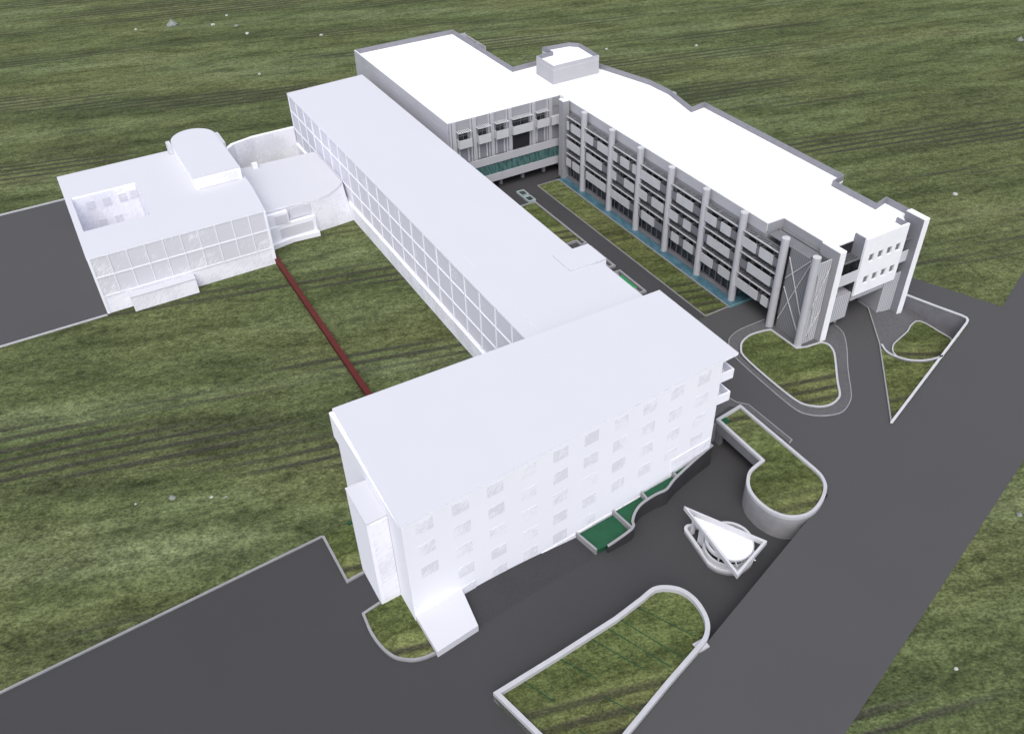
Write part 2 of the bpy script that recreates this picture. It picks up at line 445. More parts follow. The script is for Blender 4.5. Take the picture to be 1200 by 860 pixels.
# parapets: white caps outside, grey inner faces
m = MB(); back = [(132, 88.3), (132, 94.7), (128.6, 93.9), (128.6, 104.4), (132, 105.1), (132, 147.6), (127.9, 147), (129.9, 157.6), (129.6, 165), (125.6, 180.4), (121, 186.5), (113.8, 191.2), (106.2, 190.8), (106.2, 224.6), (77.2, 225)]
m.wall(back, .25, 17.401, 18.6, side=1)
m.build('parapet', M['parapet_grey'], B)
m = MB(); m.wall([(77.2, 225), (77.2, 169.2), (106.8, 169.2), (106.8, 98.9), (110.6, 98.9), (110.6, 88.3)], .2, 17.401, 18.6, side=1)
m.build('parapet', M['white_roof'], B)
m = MB(); m.box(77.05, 77.19, 169.3, 224.9, 5.5, 16.4); m.box(77.1, 77.19, 169.25, 224.95, 16.45, 18.55)
m.build('side_wall', M['wing_wall'], B)
m = MB(); m.box(106.62, 106.79, 99, 168, 16.45, 18.56); m.build('fascia', M['wing_wall'], B)
m = MB(); m.box(77.2, 106.6, 169.05, 169.19, 16.35, 18.55); m.build('fascia', M['grey_wall'], B)
m = MB(); m.box(110.45, 110.59, 88.3, 98.8, 5.5, 18.56); m.box(106.8, 110.5, 98.72, 98.88, 5.5, 18.56); m.build('recess_wall', M['grey_wall'], B)
# passage under the end: dark linings
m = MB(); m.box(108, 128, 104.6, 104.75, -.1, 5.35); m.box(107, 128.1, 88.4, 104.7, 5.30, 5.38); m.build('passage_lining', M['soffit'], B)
m = MB(); m.box(128.1, 131.9, 88.4, 104.7, -3.2, 5.3); m.build('passage_wall', M['dark_concrete'], B)

# columns
COLY = [156.8, 145.9, 135.5, 125.1, 114.3, 103.6, 92.9]
for y in COLY + [85.5]:
    x = 105.35
    m = MB(); m.tube((x, y, -.6), (x, y, 19.0), .72, n=28)
    c = smooth(m.build('column', M['wing_wall'], B))
    m = MB(); m.tube((x, y, 19.0), (x, y, 19.12), .725, n=28); smooth(m.build('column_cap', M['panel'], c))
m = MB(); m.box(104.5, 106.2, 164.4, 166.2, -.3, 19.0); c = m.build('corner_pier', M['grey_wall'], B)
m = MB(); m.box(104.45, 106.25, 164.35, 166.25, 19.0, 19.15); m.build('pier_cap', M['white'], c)

# balconies
bays = list(zip([164.4]+COLY[:-1], COLY))
pat = [
 [[(.0,.12),(.3,.95)], [(.1,.65),], [(0,.3),(.45,.95)]],
 [[(0,.35),(.55,1)], [(.1,.75)], [(.1,.95)]],
 [[(0,.2),(.35,.7),(.85,1)], [(0,.2),(.55,.95)], [(0,.8)]],
 [[(0,.75)], [(0,.3),(.5,.95)], [(.15,.65)]],
 [[(.2,.75)], [(0,.3),(.5,.75)], [(.15,.4),(.58,.9)]],
 [[(0,.35),(.5,.8)], [(.15,.85)], [(0,.4),(.6,.95)]],
 [[(0,.4),(.5,.88)], [(.25,.92)], [(0,.65),(.76,.95)]]]
pat[0][1] = [(0, .95)]
for bi, (ya, yb) in enumerate(bays):
    y1, y0 = ya-.75, yb+.75; L = y1-y0
    for lv in range(3):
        zp0, zp1 = [(12.75, 14.6), (8.3, 10.1), (3.7, 5.5)][lv]
        # glazing band behind
        m = MB(); m.box(106.66, 106.79 , y0, y1, zp0+.1, zp0+2.95)
        gz = m.build('window_band', M['window_glass'], B)
        m = MB()
        n = 4
        for q in range(n+1):
            yy = y0+L*q/n; m.box(106.45, 106.65, yy-.14, yy+.14, zp0, zp0+3.0)
        m.box(106.5, 106.65, y0, y1, zp0+1.55, zp0+1.7)
        m.build('mullions', M['mid_grey'], gz)
        # slab and see-through rail
        m = MB(); m.box(105.3, 106.6, y0, y1, zp0-.28, zp0-.02); fl = m.build('balcony_floor', M['mid_grey'], B)
        m = MB(); m.box(105.25, 105.33, y0, y1, zp0, zp0+1.5); m.build('railing', M['rail'], fl)
        # sunshade grille above the balcony
        zs = zp0+3.1
        m = MB(); m.box(104.93, 105.095, y0, y1, zs-.16, zs+.06); edge = m.build('sunshade_edge', M['panel'], B)
        m = MB(); m.box(106.45, 106.6, y0, y1, zs-.12, zs+.06)
        q = y0
        while q < y1:
            m.box(105.1, 106.45, q, q+.3, zs-.06, zs); q += .52
        for q in (y0+.05, y0+L*.33, y0+L*.66, y1-.2): m.box(105.1, 106.45, q, q+.14, zs-.12, zs+.03)
        m.build('sunshade', M['shade'], B)
        for (a, b) in pat[bi][lv]:
            ys, ye = y1-L*a, y1-L*b
            m = MB(); m.box(105.02, 105.2, ye, ys, zp0-.15, zp1); bp = m.build('balcony_panel', M['panel'], B)
            for yq in (ys-.1, ye):
                m = MB(); m.box(105.2, 106.5, yq, yq+.1, zp0-.15, zp1-.003); m.build('panel_return', M['shade'], bp)  # darker colour puts the shade inside the balconies into the returns
    if bi < 6:      # plinth and posts under the lowest balcony
        m = MB(); m.box(106.75, 106.95, y0-.75, y1+.75, 0, 3.3); gz = m.build('ground_floor_glazing', M['window_glass'], B)
        m = MB()
        for q in range(6):
            yy = y0+L*q/5; m.tube((106.4, yy, 0), (106.4, yy, 3.4), .09, n=8)
        m.build('railing_posts', M['mid_grey'], gz)

# wing front above the bridge
m = MB()
for x in (78.0, 79.2, 82.8, 84.0, 87.3, 88.5, 92.0, 93.0, 98.6, 99.6, 103.2):
    pass
piers = [78.5, 82.3, 83.6, 86.9, 88.2, 91.5, 92.9, 98.2, 99.5, 102.9, 103.7]
for x in (78.4, 83.5, 88.1, 92.8, 99.1, 103.7):
    m = MB(); m.box(x-.45, x+.45, 168.6, 169.19, 5.4, 18.62); m.build('pilaster', M['wing_wall'], B)
    m = MB(); m.box(x-1.0, x-.6, 168.8, 169.19, 5.4, 18.61); m.build('pilaster', M['wing_wall'], B)
for (xa, xb) in ((79.4, 82.0), (84.4, 86.8), (89.0, 91.4), (93.4, 98.0), (99.9, 102.4)):
    m = MB(); m.box(xa+.3, xb-.2, 168.95, 169.19, 14.0, 16.2); gz = m.build('window', M['window_glass'], B)
    m = MB(); m.box(xa+.3, xb-.2, 168.85, 168.94, 15.0, 15.12)
    m.box((xa+xb)/2-.06, (xa+xb)/2+.06, 168.84, 168.95, 14.0, 16.2); m.build('window_frame', M['mid_grey'], gz)
    m = MB(); m.box(xa-.4, xb+.3, 167.5, 167.65, 12.6, 14.6); m.box(xa-.4, xa-.28, 167.65, 169.1, 12.6, 14.6); m.box(xb+.18, xb+.3, 167.65, 169.1, 12.6, 14.6)
    m.box(xa-.4, xb+.3, 167.66, 169.1, 12.5, 12.62); m.build('balcony_panel', M['panel'], B)
    m = MB(); m.box(xa-.5, xb+.5, 167.4, 167.5, 16.3, 16.42)
    q = xa-.5
    while q < xb+.4: m.box(q, q+.3, 167.5, 169, 16.32, 16.4); q += .5
    m.build('sunshade', M['panel'], B)
    big = (xb-xa) > 4
    m = MB(); m.box(xa+(.0 if big else .4), xb-(.0 if big else .4), 169.0 if not big else 168.95, 169.18, 8.4, 12.4); m.build('doorway', M['void'] if big else M['parapet_grey'], B)
    if not big:
        m = MB(); m.box(xa+.0, xa+.35, 168.9, 169.17, 8.4, 12.4); m.box(xb-.35, xb, 168.9, 169.17, 8.4, 12.4); m.build('door_jamb', M['panel'], B)
m = MB(); m.box(103.7, 106.7, 168, 169, 12.2, 14.2); m.box(105.4, 106.6, 166.3, 168, 12.2, 14.2); m.build('balcony_panel', M['panel'], B)

# bridge walkway
br = MB(); br.box(79, 105.6, 167.5, 167.75, 7.0, 8.8); br.box(77.3, 106.5, 167.75, 169.1, 6.9, 7.2)
bo = br.build('walkway', M['wing_wall'], B)
m = MB(); m.box(79, 105.6, 167.5, 167.75, 2.4, 4.3); m.box(77.3, 106.5, 167.75, 172.1, 2.4, 2.7); m.build('lower_band', M['wing_wall'], bo)
m = MB(); m.box(79, 105.6, 167.72, 167.8, 4.3, 7.0); m.build('glazing', M['glass'], bo)
m = MB(); q = 79.3
while q < 105.5:
    m.box(q, q+.08, 167.6, 167.71, 4.3, 7.0); q += 1.25
m.build('glazing_bars', M['mid_grey'], bo)
for x in (84, 90, 96, 102): MB().box(x, x+.7, 169.5, 170.3, 0, 2.4).build('support', M['grey_wall'], bo)

# end of the building: screens, slabs, window panel
m = MB(); m.box(106.3, 106.45, 86.2, 92.2, -.2, 17.3); sc = m.build('screen_panel', M['screen'], B)
m = MB()
def bar(m, a, b, r=.10): m.tube(a, b, r, n=8)
for (a, b) in (((92.0,11),(87.3,17)),((92.0,15.4),(87.0,5.6)),((87.0,16.8),(92.0,2.0)),((92.0,9.2),(86.6,1.6))):
    bar(m, (106.15, a[0], a[1]), (106.15, b[0], b[1]))
m.build('brace', M['panel'], sc)
m = MB(); m.box(106.4, 109.4, 85.55, 85.7, -.2, 17.3); sc = m.build('screen_panel', M['light_screen'], B)
m = MB(); bar(m, (106.6, 85.4, 8), (109.2, 85.4, 16)); bar(m, (106.6, 85.4, 15), (107.6, 85.4, 1)); bar(m, (106.8, 85.4, 2), (109.2, 85.4, 7)); m.build('brace', M['panel'], sc)
m = MB(); m.box(107.6, 107.75, 86, 88.3, 0, 17.0); m.box(106.5, 110.5, 88.2, 98, 16.9, 17.0); m.box(109.3, 109.5, 85.8, 98.5, 0, 17); m.build('stair_wall', M['mid_grey'], B)
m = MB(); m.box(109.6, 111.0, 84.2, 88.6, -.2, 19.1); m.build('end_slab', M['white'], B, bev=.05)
m = MB(); m.box(109.5, 109.59, 84.3, 88.6, -.2, 19.0); m.build('slab_side_shade', M['grey_wall'], B)  # grey skin paints the white slab's shaded side
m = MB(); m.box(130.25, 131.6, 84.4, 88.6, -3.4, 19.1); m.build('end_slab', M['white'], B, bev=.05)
m = MB(); m.box(130.15, 130.24, 84.5, 88.6, -3.2, 19.0); m.build('slab_side_shade', M['parapet_grey'], B)  # same painted shade on the second slab's left face
m = MB(); m.box(130.3, 132.3, 84.8, 90, -3.4, 3.2); m.build('slab_base', M['white'], B, bev=.05)
# white window panel with eight square openings
m = MB()
px0, px1, pz0, pz1 = 117.3, 127.9, 6.7, 18.6
wx = [119.6, 121.85, 124.1, 126.3]; wz = [9.6, 14.25]; hw, hh = .62, .78
xs = [px0]+[v for x in wx for v in (x-hw, x+hw)]+[px1]; zs_ = [pz0]+[v for z in wz for v in (z-hh, z+hh)]+[pz1]
for i in range(len(xs)-1):
    for j in range(len(zs_)-1):
        if i % 2 == 1 and j % 2 == 1: continue
        m.box(xs[i], xs[i+1], 85.5, 85.9, zs_[j], zs_[j+1])
m.box(px0+.3, px1-.3, 85.9, 88.3, 17.4, 17.6)
pn = m.build('window_panel', M['white'], B)
bm = bmesh.new(); bm.from_mesh(pn.data); bmesh.ops.remove_doubles(bm, verts=bm.verts, dist=1e-4)
seen = {}
for f in bm.faces: seen.setdefault(tuple(sorted(v.index for v in f.verts)), []).append(f)
bmesh.ops.delete(bm, geom=[f for fs in seen.values() if len(fs) > 1 for f in fs], context='FACES'); bm.to_mesh(pn.data); bm.free()
for x in wx:
    for z in wz:
        m = MB(); m.box(x-hw, x+hw, 85.78, 85.86, z-hh, z+hh); m.build('window', M['mid_grey'], B)
MB().box(px0, px0+.3, 85.91, 88.3, 14.5, 18.59).build('panel_side_shade', M['parapet_grey'], B)  # grey colour stands for shade on the sides of the white panel
MB().box(px0, px0+.3, 85.91, 88.3, pz0, 14.49).build('side_recess_shade', M['window_glass'], B)  # dark sheet added for the recess's darkness, no window here
MB().box(px1-.3, px1, 85.91, 88.3, pz0, 18.59).build('panel_side_shade', M['parapet_grey'], B)
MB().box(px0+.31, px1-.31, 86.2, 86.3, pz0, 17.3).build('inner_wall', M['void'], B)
m = MB(); m.box(px0+.2, px1-.2, 86.0, 88.3, 5.3, 6.68); m.build('lower_screen', M['light_screen'], B)
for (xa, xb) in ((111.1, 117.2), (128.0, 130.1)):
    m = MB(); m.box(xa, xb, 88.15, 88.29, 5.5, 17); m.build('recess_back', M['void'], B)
    for z0, z1 in ((10.0, 12.3),):
        m = MB(); m.box(xa, xb, 85.75, 85.9, z0, z1); m.box(xa, xb, 85.9, 88.1, z0-.2, z0); m.build('balcony_rail', M['light_screen'], B)
    m = MB(); m.box(xa, xb, 85.95, 86.1, 14.5, 14.75)
    q = 86.3
    while q < 88.1: m.box(xa, xb, q, q+.14, 14.6, 14.7); q += .42
    m.build('sunshade', M['shade'], B)
m = MB(); m.box(111.2, 117.2, 86.0, 86.15, 1.9, 7.5); m.box(111.2, 117.2, 86.15, 88.1, 7.2, 7.4); m.build('screen_wall', M['light_screen'], B)
m = MB(); m.box(126.0, 130.1, 85.9, 86.0, -3, 7.6); m.build('screen_wall', M['light_screen'], B)
m = MB(); m.box(126.0, 130.1, 86.01, 92, -3, 5.25); m.build('pier', M['grey_wall'], B)
m = MB(); m.tube((114, 87.5, -.1), (114, 87.5, 5.3), .35, n=16); m.tube((116.6, 87.5, -.1), (116.6, 87.5, 5.3), .35, n=16); m.build('post', M['grey_wall'], B)
# roof pavilion
pen = [(110.1, 177.8), (123.4, 177.9), (123.9, 187.6), (122.0, 189.6), (114.6, 190.4), (115, 186.4), (110.3, 186.1)]
m = MB(); m.prism(pen, 17.35, 21.0); po = m.build('pavilion', M['pav'], B)
m = MB(); m.prism([(p[0]*.999+.1, p[1]*.999+.15) for p in pen], 21.0, 21.02); m.build('pavilion_roof', M['white_roof'], po)
m = MB(); m.wall([pen[1], pen[2], pen[3], pen[4], pen[5], pen[6]], .25, 21.021, 22.0, side=1); m.build('pavilion_parapet', M['parapet_grey'], po)
m = MB(); m.wall([pen[6], pen[0], pen[1]], .2, 21.021, 22.0, side=1); m.build('pavilion_parapet', M['pav'], po)
# small things beyond the back parapets
m = MB(); m.box(106.6, 109.3, 211, 223, 6, 15.5); m.box(109.1, 109.3, 211, 223, 15.5, 17.2); m.box(106.6, 109.3, 222.8, 223, 15.5, 17.6)
m.box(106.6, 109.3, 215, 215.2, 15.5, 17); m.box(107.6, 108, 217.5, 218, 15.5, 17.2); m.build('stair_enclosure', M['wing_wall'], B)
m = MB(); m.box(130.1, 130.9, 156.3, 157.6, 14, 18.0); m.build('roof_vent', M['wing_wall'], B)

# ------------------------------------------------------------------ pale middle block
G = thing('pale_block', 'long pale lavender block with a gridded window wall facing the grass lawn', 'building', (64, 150, 0))
m = MB(); m.prism([(54.1, 92.2), (76.3, 92.2), (76.3, 107), (74.3, 107), (74.3, 213), (54.1, 212)], -.2, 16.0); m.build('wall', M['ghost_wall'], G)
m = MB(); m.prism([(53.85, 92.2), (76.35, 92.2), (76.35, 107.05), (74.35, 107.05), (74.35, 213.1), (53.85, 212.1)], 16.0, 16.33); m.build('cornice', M['ghost_wall'], G)
m = MB(); m.prism([(53.86, 92.2), (76.34, 92.2), (76.34, 107.04), (74.34, 107.04), (74.34, 213.08), (53.86, 212.08)], 16.331, 16.35); m.build('roof', M['ghost_top_dimmed'], G)
m = MB(); m.prism([(74.3, 107.2), (77.4, 107.2), (77.4, 113.1), (74.3, 113.1)], 0, 16.3); m.build('stair_tower', M['ghost_wall'], G)
m = MB(); m.prism([(70, 107.2), (77.45, 107.2), (77.45, 113.1), (70, 113.1)], 16.35, 16.6); m.build('tower_roof', M['ghost_top_dimmed'], G)
m = MB(); n = 21; y0, dy = 94.0, 5.6
for z in (3.6, 7.3, 11.95): m.box(53.86, 54.05, y0, y0+n*dy, z-.14, z+.14)
for k in range(n+1):
    wdt = .22 if k in (6, 12) else .11
    m.box(53.84, 54.045, y0+k*dy-wdt, y0+k*dy+wdt, 3.4, 15.95)
m.build('window_grid', M['ghost_wall'], G)
for k in range(n):
    for (z0, z1) in ((3.75, 7.15), (7.45, 11.8), (12.1, 15.9)):
        m = MB(); m.box(54.0, 54.08, y0+k*dy+.12, y0+(k+1)*dy-.12, z0, z1); m.build('window', M['ghost_pane_side'], G)
m = MB(); m.box(53.45, 54.09, 92.3, 211.9, -.2, 3.44); m.build('plinth', M['ghost_hatch_side'], G)

MB().box(56.6, 56.66, 94, 128, 16.351, 16.37).build('roof_joint', M['ghost_pane'], G)
# ------------------------------------------------------------------ pale front block
Fb = thing('pale_office_block', 'large pale lavender block with rows of scratched square windows above the sunken forecourt', 'building', (48, 82, -2))
fy = lambda x: 66.65+.0885*x
m = MB(); m.prism([(20.9, fy(20.9)), (75.0, fy(75.0)), (75.0, 92.8), (22, 91.5), (20.9, 91.5)], -4.3, 13.0); m.build('wall', M['ghost_wall'], Fb)
m = MB(); m.prism([(20.9, fy(20.9)), (75.0, fy(75.0)), (75.0, 92.8), (21.6, 93.4), (20.9, 93.4)], 13.0, 17.6); m.build('upper_wall', M['ghost_wall'], Fb)
m = MB(); m.prism([(20.9, fy(20.9)-.004), (75.0, fy(75.0)-.004), (78.0, 73.5), (78.05, 92.9), (21.5, 93.5)], 17.6, 18.03); m.build('cornice', M['ghost_wall'], Fb)
m = MB(); m.prism([(20.9, fy(20.9)), (75.0, fy(75.0)), (77.99, 73.52), (78.04, 92.88), (21.5, 93.48)], 18.031, 18.05); m.build('roof', M['ghost_top_dimmed'], Fb)
for k in range(10):
    for r in range(5):
        if (k == 0 and r > 2) or (k > 5 and r > 3): continue
        x = 24.0+5.27*k; z = 16.35-4.2*r; hw = 1.25; hh = 1.05
        i_ = MB(); P = [(x-hw, fy(x-hw)-.015), (x+hw, fy(x+hw)-.015), (x+hw, fy(x+hw)+.05), (x-hw, fy(x-hw)+.05)]
        i_.prism(P, z-hh, z+hh); i_.build('window', M['ghost_win'], Fb)
for (xa, xb, za, zb) in ((23.5, 30.5, -1.0, .6), (66.5, 74.8, -3.9, 2.3), (30.6, 66.4, -3.9, -1.9)):
    m = MB(); m.prism([(xa, fy(xa)-.1), (xb, fy(xb)-.1), (xb, fy(xb)+.05), (xa, fy(xa)+.05)], za, zb); m.build('plinth', M['ghost_hatch'], Fb)
for zb in (13.1, 8.6):
    m = MB(); m.box(75.0, 77.9, 73.7, 92.5, zb, zb+.2); fl = m.build('balcony', M['ghost_wall'], Fb)
    m = MB(); m.box(77.72, 77.92, 73.7, 92.5, zb+.2, zb+1.75); m.box(75.05, 77.7, 73.7, 73.9, zb+.2, zb+1.748); m.build('balcony_parapet', M['ghost_wall'], fl)
    m = MB(); m.box(75.0, 75.06, 75, 91, zb+.25, zb+3); m.build('balcony_window', M['ghost_pane'], fl)
m = MB(); m.prism([(18.0, 73.2), (20.88, 73.35), (20.88, 80.3), (18.0, 80.3)], -1.2, 15.7); tw = m.build('stair_tower', M['ghost_wall'], Fb)
m = MB(); m.prism([(17.95, 73.1), (20.88, 73.25), (20.88, 80.35), (17.95, 80.35)], 15.7, 15.85); m.build('tower_roof', M['ghost_top_dimmed'], tw)
m = MB(); m.prism([(18.5, 73.09), (20.85, 73.2), (20.85, 73.34), (18.5, 73.24)], 0, 15.4); m.build('tower_front', M['ghost_hatch'], tw)
m = MB(); m.prism([(21.1, 62.1), (27.5, 62.9), (28.3, 69.1), (21.0, 68.6)], -1.2, .2); m.build('entrance_podium', M['ghost_top_dimmed'], Fb)

# ------------------------------------------------------------------ pale left building
Lb = thing('pale_low_building', 'low pale lavender building with roof courtyard and round ended roof drum, beside left road', 'building', (15, 183, 0))
pit_ = [(-.9, 175.2), (12.2, 175.2), (12.2, 191.5), (-.9, 191.5)]
m = MB(); m.prism([(-2.1, 164.2), (32.6, 164.2), (33.4, 176), (33.4, 203.4), (-2.1, 203.6)], -.2, 12.45, [pit_]); m.build('wall', M['ghost_wall'], Lb)
m = MB(); m.prism([(-2.15, 164.0), (32.7, 164.0), (33.45, 176), (33.45, 203.45), (-2.15, 203.65)], 12.45, 12.73, [pit_]); m.build('cornice', M['ghost_wall'], Lb)
m = MB(); m.prism([(-2.14, 164.01), (32.69, 164.01), (33.44, 176), (33.44, 203.44), (-2.14, 203.64)], 12.731, 12.75, [pit_]); m.build('roof', M['ghost_top_dimmed'], Lb)
m = MB(); m.box(-.88, 12.15, 191.3, 191.48, 1.2, 12.4); m.build('courtyard_wall', M['ghost_hatch'], Lb)
m = MB(); m.box(-.88, 12.18, 175.3, 191.2, 1.0, 1.2); m.build('courtyard_floor', M['ghost_top_dimmed'], Lb)
for (x, z) in ((2.3, 10.2), (5.6, 10.2), (8.9, 10.2), (11.2, 10.4), (3.5, 5.6), (6.9, 5.6)):
    m = MB(); m.box(x-.8, x+.8, 191.2, 191.29, z-.9, z+.9); m.build('courtyard_window', M['ghost_pane'], Lb)
m = MB()
for z in (3.95, 8.2): m.box(-2.1, 32.6, 164.0, 164.19, z-.13, z+.13)
for k in range(11):
    x = -1.85+3.43*k; m.box(x-(.25 if k in (0, 10) else .1), x+(.25 if k in (0, 10) else .1), 163.98, 164.19, 0 if k in (0, 10) else 3.9, 12.44)
m.build('window_grid', M['ghost_wall'], Lb)
for k in range(10):
    for (z0, z1) in ((4.1, 8.05), (8.35, 12.4)):
        x = -1.85+3.43*k; m = MB(); m.box(x+.12, x+3.31, 164.1, 164.19, z0, z1); m.build('window', M['ghost_pane'], Lb)
m = MB(); m.box(-1.6, 32.3, 164.12, 164.19, 0, 3.8); m.build('plinth', M['ghost_hatch'], Lb)
m = MB(); m.box(2.9, 15.6, 161.9, 163.97, 0, 3.2); pc = m.build('porch', M['ghost_hatch'], Lb)
m = MB(); m.box(2.85, 15.65, 161.85, 163.96, 3.2, 3.4); m.build('porch_roof', M['ghost_top_dimmed'], pc)
drum = [(22.8, 180.5), (32.8, 180.5), (32.8, 200.6)]+[(27.8+5*math.cos(a*math.pi/16), 200.6+5.6*math.sin(a*math.pi/16)) for a in range(1, 16)]+[(22.8, 200.6)]
m = MB(); m.prism(drum, 12.7, 15.3); dr = m.build('roof_drum', M['ghost_wall'], Lb)
m = MB(); m.prism(drum, 15.3, 15.45); m.build('drum_roof', M['ghost_top_dimmed'], dr)
m = MB(); m.box(23.5, 32.0, 180.38, 180.49, 12.9, 14.9); m.build('drum_window', M['ghost_hatch'], dr)
for q in ((32.8, 33.8, 196.5, 203, 12.8, 14.6), (21.9, 22.8, 201.0, 203.4, 12.8, 15.0)):
    MB().box(*q).build('drum_step', M['ghost_top_dimmed'], dr)

Lk = thing('link_building', 'low pale link with a curved front joining the low building to the long gridded block', 'building', (43, 184, 0))
lp = [(33.5, 172.6)]+spline([(45, 172.0), (47.5, 172.3), (50, 173.4), (52, 174.9), (53.4, 176.6)], 6)+[ (53.4, 194.6), (33.5, 195.6)]
m = MB(); m.prism(lp, -.2, 7.7)
m.v = [(x, 172.0+(x-45)*.06 if (z < 0 and 45 < x and y < 180) else y, z) for x, y, z in m.v]; smooth(m.build('wall', M['ghost_hatch'], Lk))
m = MB(); m.prism([(x, y-.1) for x, y in lp], 7.7, 7.98); m.build('cornice', M['ghost_wall'], Lk)
m = MB(); m.prism([(x, y-.09) for x, y in lp], 7.981, 8.0); m.build('roof', M['ghost_top_dimmed'], Lk)
m = MB(); m.prism([(33.3, 169.6), (38.6, 170.6), (44.6, 170.0), (44.6, 171.9), (33.5, 172.5)], -.1, 1.0); m.build('terrace', M['ghost_wall'], Lk)
m = MB(); m.prism([(33.4, 170.4), (37.6, 171.0), (44.4, 170.9), (44.4, 171.9), (33.5, 172.5)], 1.0, 4.6); t_ = m.build('bay', M['ghost_wall'], Lk)
m = MB(); m.prism([(36.2, 170.72), (37.6, 170.9), (43.6, 170.8), (43.6, 170.88), (37.6, 170.98), (36.2, 170.8)], 1.5, 3.8); m.build('window', M['ghost_pane'], t_)
m = MB(); m.box(33.6, 38.6, 170.9, 171.9, 4.6, 7.5); t_ = m.build('bay', M['ghost_wall'], Lk)
m = MB(); m.box(35.6, 38.3, 170.8, 170.89, 4.9, 7.0); m.build('window', M['ghost_pane'], t_)
m = MB(); m.box(39.2, 44.0, 171.85, 172.0, 4.9, 7.4); m.build('window', M['ghost_pane'], Lk)
m = MB(); m.box(38, 39.2, 193.4, 194.4, 8, 9.2); m.build('roof_hatch', M['ghost_wall'], Lk)
m = MB(); m.prism([(33.6, 205.5), (38, 209.8), (43, 211), (53.7, 211), (53.7, 212), (43, 212), (37.4, 210.6), (33.6, 206.8)], -.2, 7.8)
tag(m.build('boundary_wall', M['ghost_hatch']), 'tall pale scratched wall behind the low link, reaching the far end of the long block', 'wall')

# ------------------------------------------------------------------ red wall
m = MB(); m.box(32.35, 33.15, 93.6, 169.3, -.1, 1.1)
rw = m.build('garden_wall', M['red']); tag(rw, 'long low dark red wall crossing the lawn between the two pale buildings', 'wall')
m = MB(); m.box(32.25, 33.25, 93.6, 169.35, 1.1, 1.25); m.build('coping', plain('red_coping', (.092,.013,.010), .6, .15, .9), rw)

# ------------------------------------------------------------------ planters and low walls
def bed(name, label, cat, outline, t, ztop, zbot, zgrass, wallmat='pale_concrete', grass='bed_grass', holes=(), group=None, loc=None):
    cx = sum(p[0] for p in outline)/len(outline); cyy = sum(p[1] for p in outline)/len(outline)
    r = thing(name, label, cat, loc or (cx, cyy, 0), group)
    m = MB(); m.wall(outline, t, zbot, ztop, closed=True, side=1 if area(outline) > 0 else -1); wl = m.build('wall', M[wallmat], r)
    smooth(wl)
    m = MB(); m.prism(outline, lambda x, y: (zgrass(x, y) if callable(zgrass) else zgrass)-.3, zgrass); m.build('grass_bed', M[grass], r)
    # keep the bed inside the wall
    return r
def area(l): return sum(l[k][0]*l[(k+1) % len(l)][1]-l[(k+1) % len(l)][0]*l[k][1] for k in range(len(l)))

# raised J-shaped planter
J = thing('planter', 'tall keyhole shaped planter of grass between the street and the sunken forecourt', 'planter', (80, 64, -4))
bulb = spline([(85.45, 60.8), (85.2, 59), (84, 57.0), (81.5, 55.3), (78.7, 54.4), (76.3, 54.7), (74.5, 55.9), (73.4, 57.9), (73.1, 60.4), (73.6, 62.8), (74.9, 64.6), (76.6, 65.8), (79.5, 66.5)], 4)
Jp = [(79.6, 77.4), (85.4, 78.1)] + [(85.45, 67)] + bulb
Jp = Jp[::-1]   # orientation
sgn = 1 if area(Jp) > 0 else -1
m = MB(); m.wall(Jp, .5, .3, .85, closed=True, side=sgn); smooth(m.build('rim', M['pale_concrete'], J))
m = MB(); m.prism(bulb+[(85.45, 66.55), (79.5, 66.55)], -4.1, .3); smooth(m.build('bulb_wall', M['concrete'], J))
m = MB(); m.prism([(79.6, 66.6), (79.6, 77.4), (85.4, 78.1), (85.44, 66.6)], -1.6, .3); m.build('beam', M['dark_concrete'], J)
m = MB(); m.prism([(80.0, 66.6)]+[(80.0, 77.1), (85.1, 77.7)]+[(85.1, 66.0)]+[(79.2+(x-79.2)*.95, 60.5+(y-60.5)*.95) for x, y in bulb], .31, .45); m.build('grass_bed', M['bed_grass'], J)
m = MB(); m.box(79.65, 80.4, 75.9, 77.0, -4.1, -1.6); m.build('pillar', M['dark_concrete'], J)
m = MB(); m.box(80.15, 81.4, 75.9, 77.6, .46, .62); m.build('green_base', M['green'], J)

P2 = [(24.4, 53.1), (33.7, 53.7), (43.4, 54.5), (48.3, 55.3)] + spline([(48.5, 55.35), (50.6, 55.7), (52.4, 55), (53.9, 53.5), (54.5, 51.3), (54.2, 48.9), (53.3, 47), (51.7, 45.6), (49.2, 44.7)], 4)[1:] + [(44, 43.1), (35.6, 40.3), (28.2, 37.6)]
r2 = thing('planter', 'long round ended grass planter with white rim in the lower foreground', 'planter', (40, 48, -1))
s2 = 1 if area(P2) > 0 else -1
m = MB(); m.wall(P2, .62, -3.6, .9, closed=True, side=s2); smooth(m.build('wall', M['pale_concrete'], r2))
m = MB(); m.prism(P2, -1.2, .2); m.build('grass_bed', M['bed_grass'], r2)
for (a, b) in (((28.5, 53.1), (30.5, 48.5)), ((34, 53.4), (36.6, 48.5)), ((39, 53.9), (42.5, 46.5)), ((41.8, 54.1), (45.6, 45)), ((44, 54.3), (47.6, 45.5)), ((47, 54.8), (51, 47)), ((36, 46), (38.4, 41.8)), ((31, 44), (33, 40.2))):
    m = MB(); m.wall([a, b], .09, .1, .27); m.build('edging_board', M['dark_green'], r2)
m = MB(); m.box(49.9, 51.6, 44.95, 46.3, -3, .35); m.build('plinth_block', M['pale_concrete'], r2)

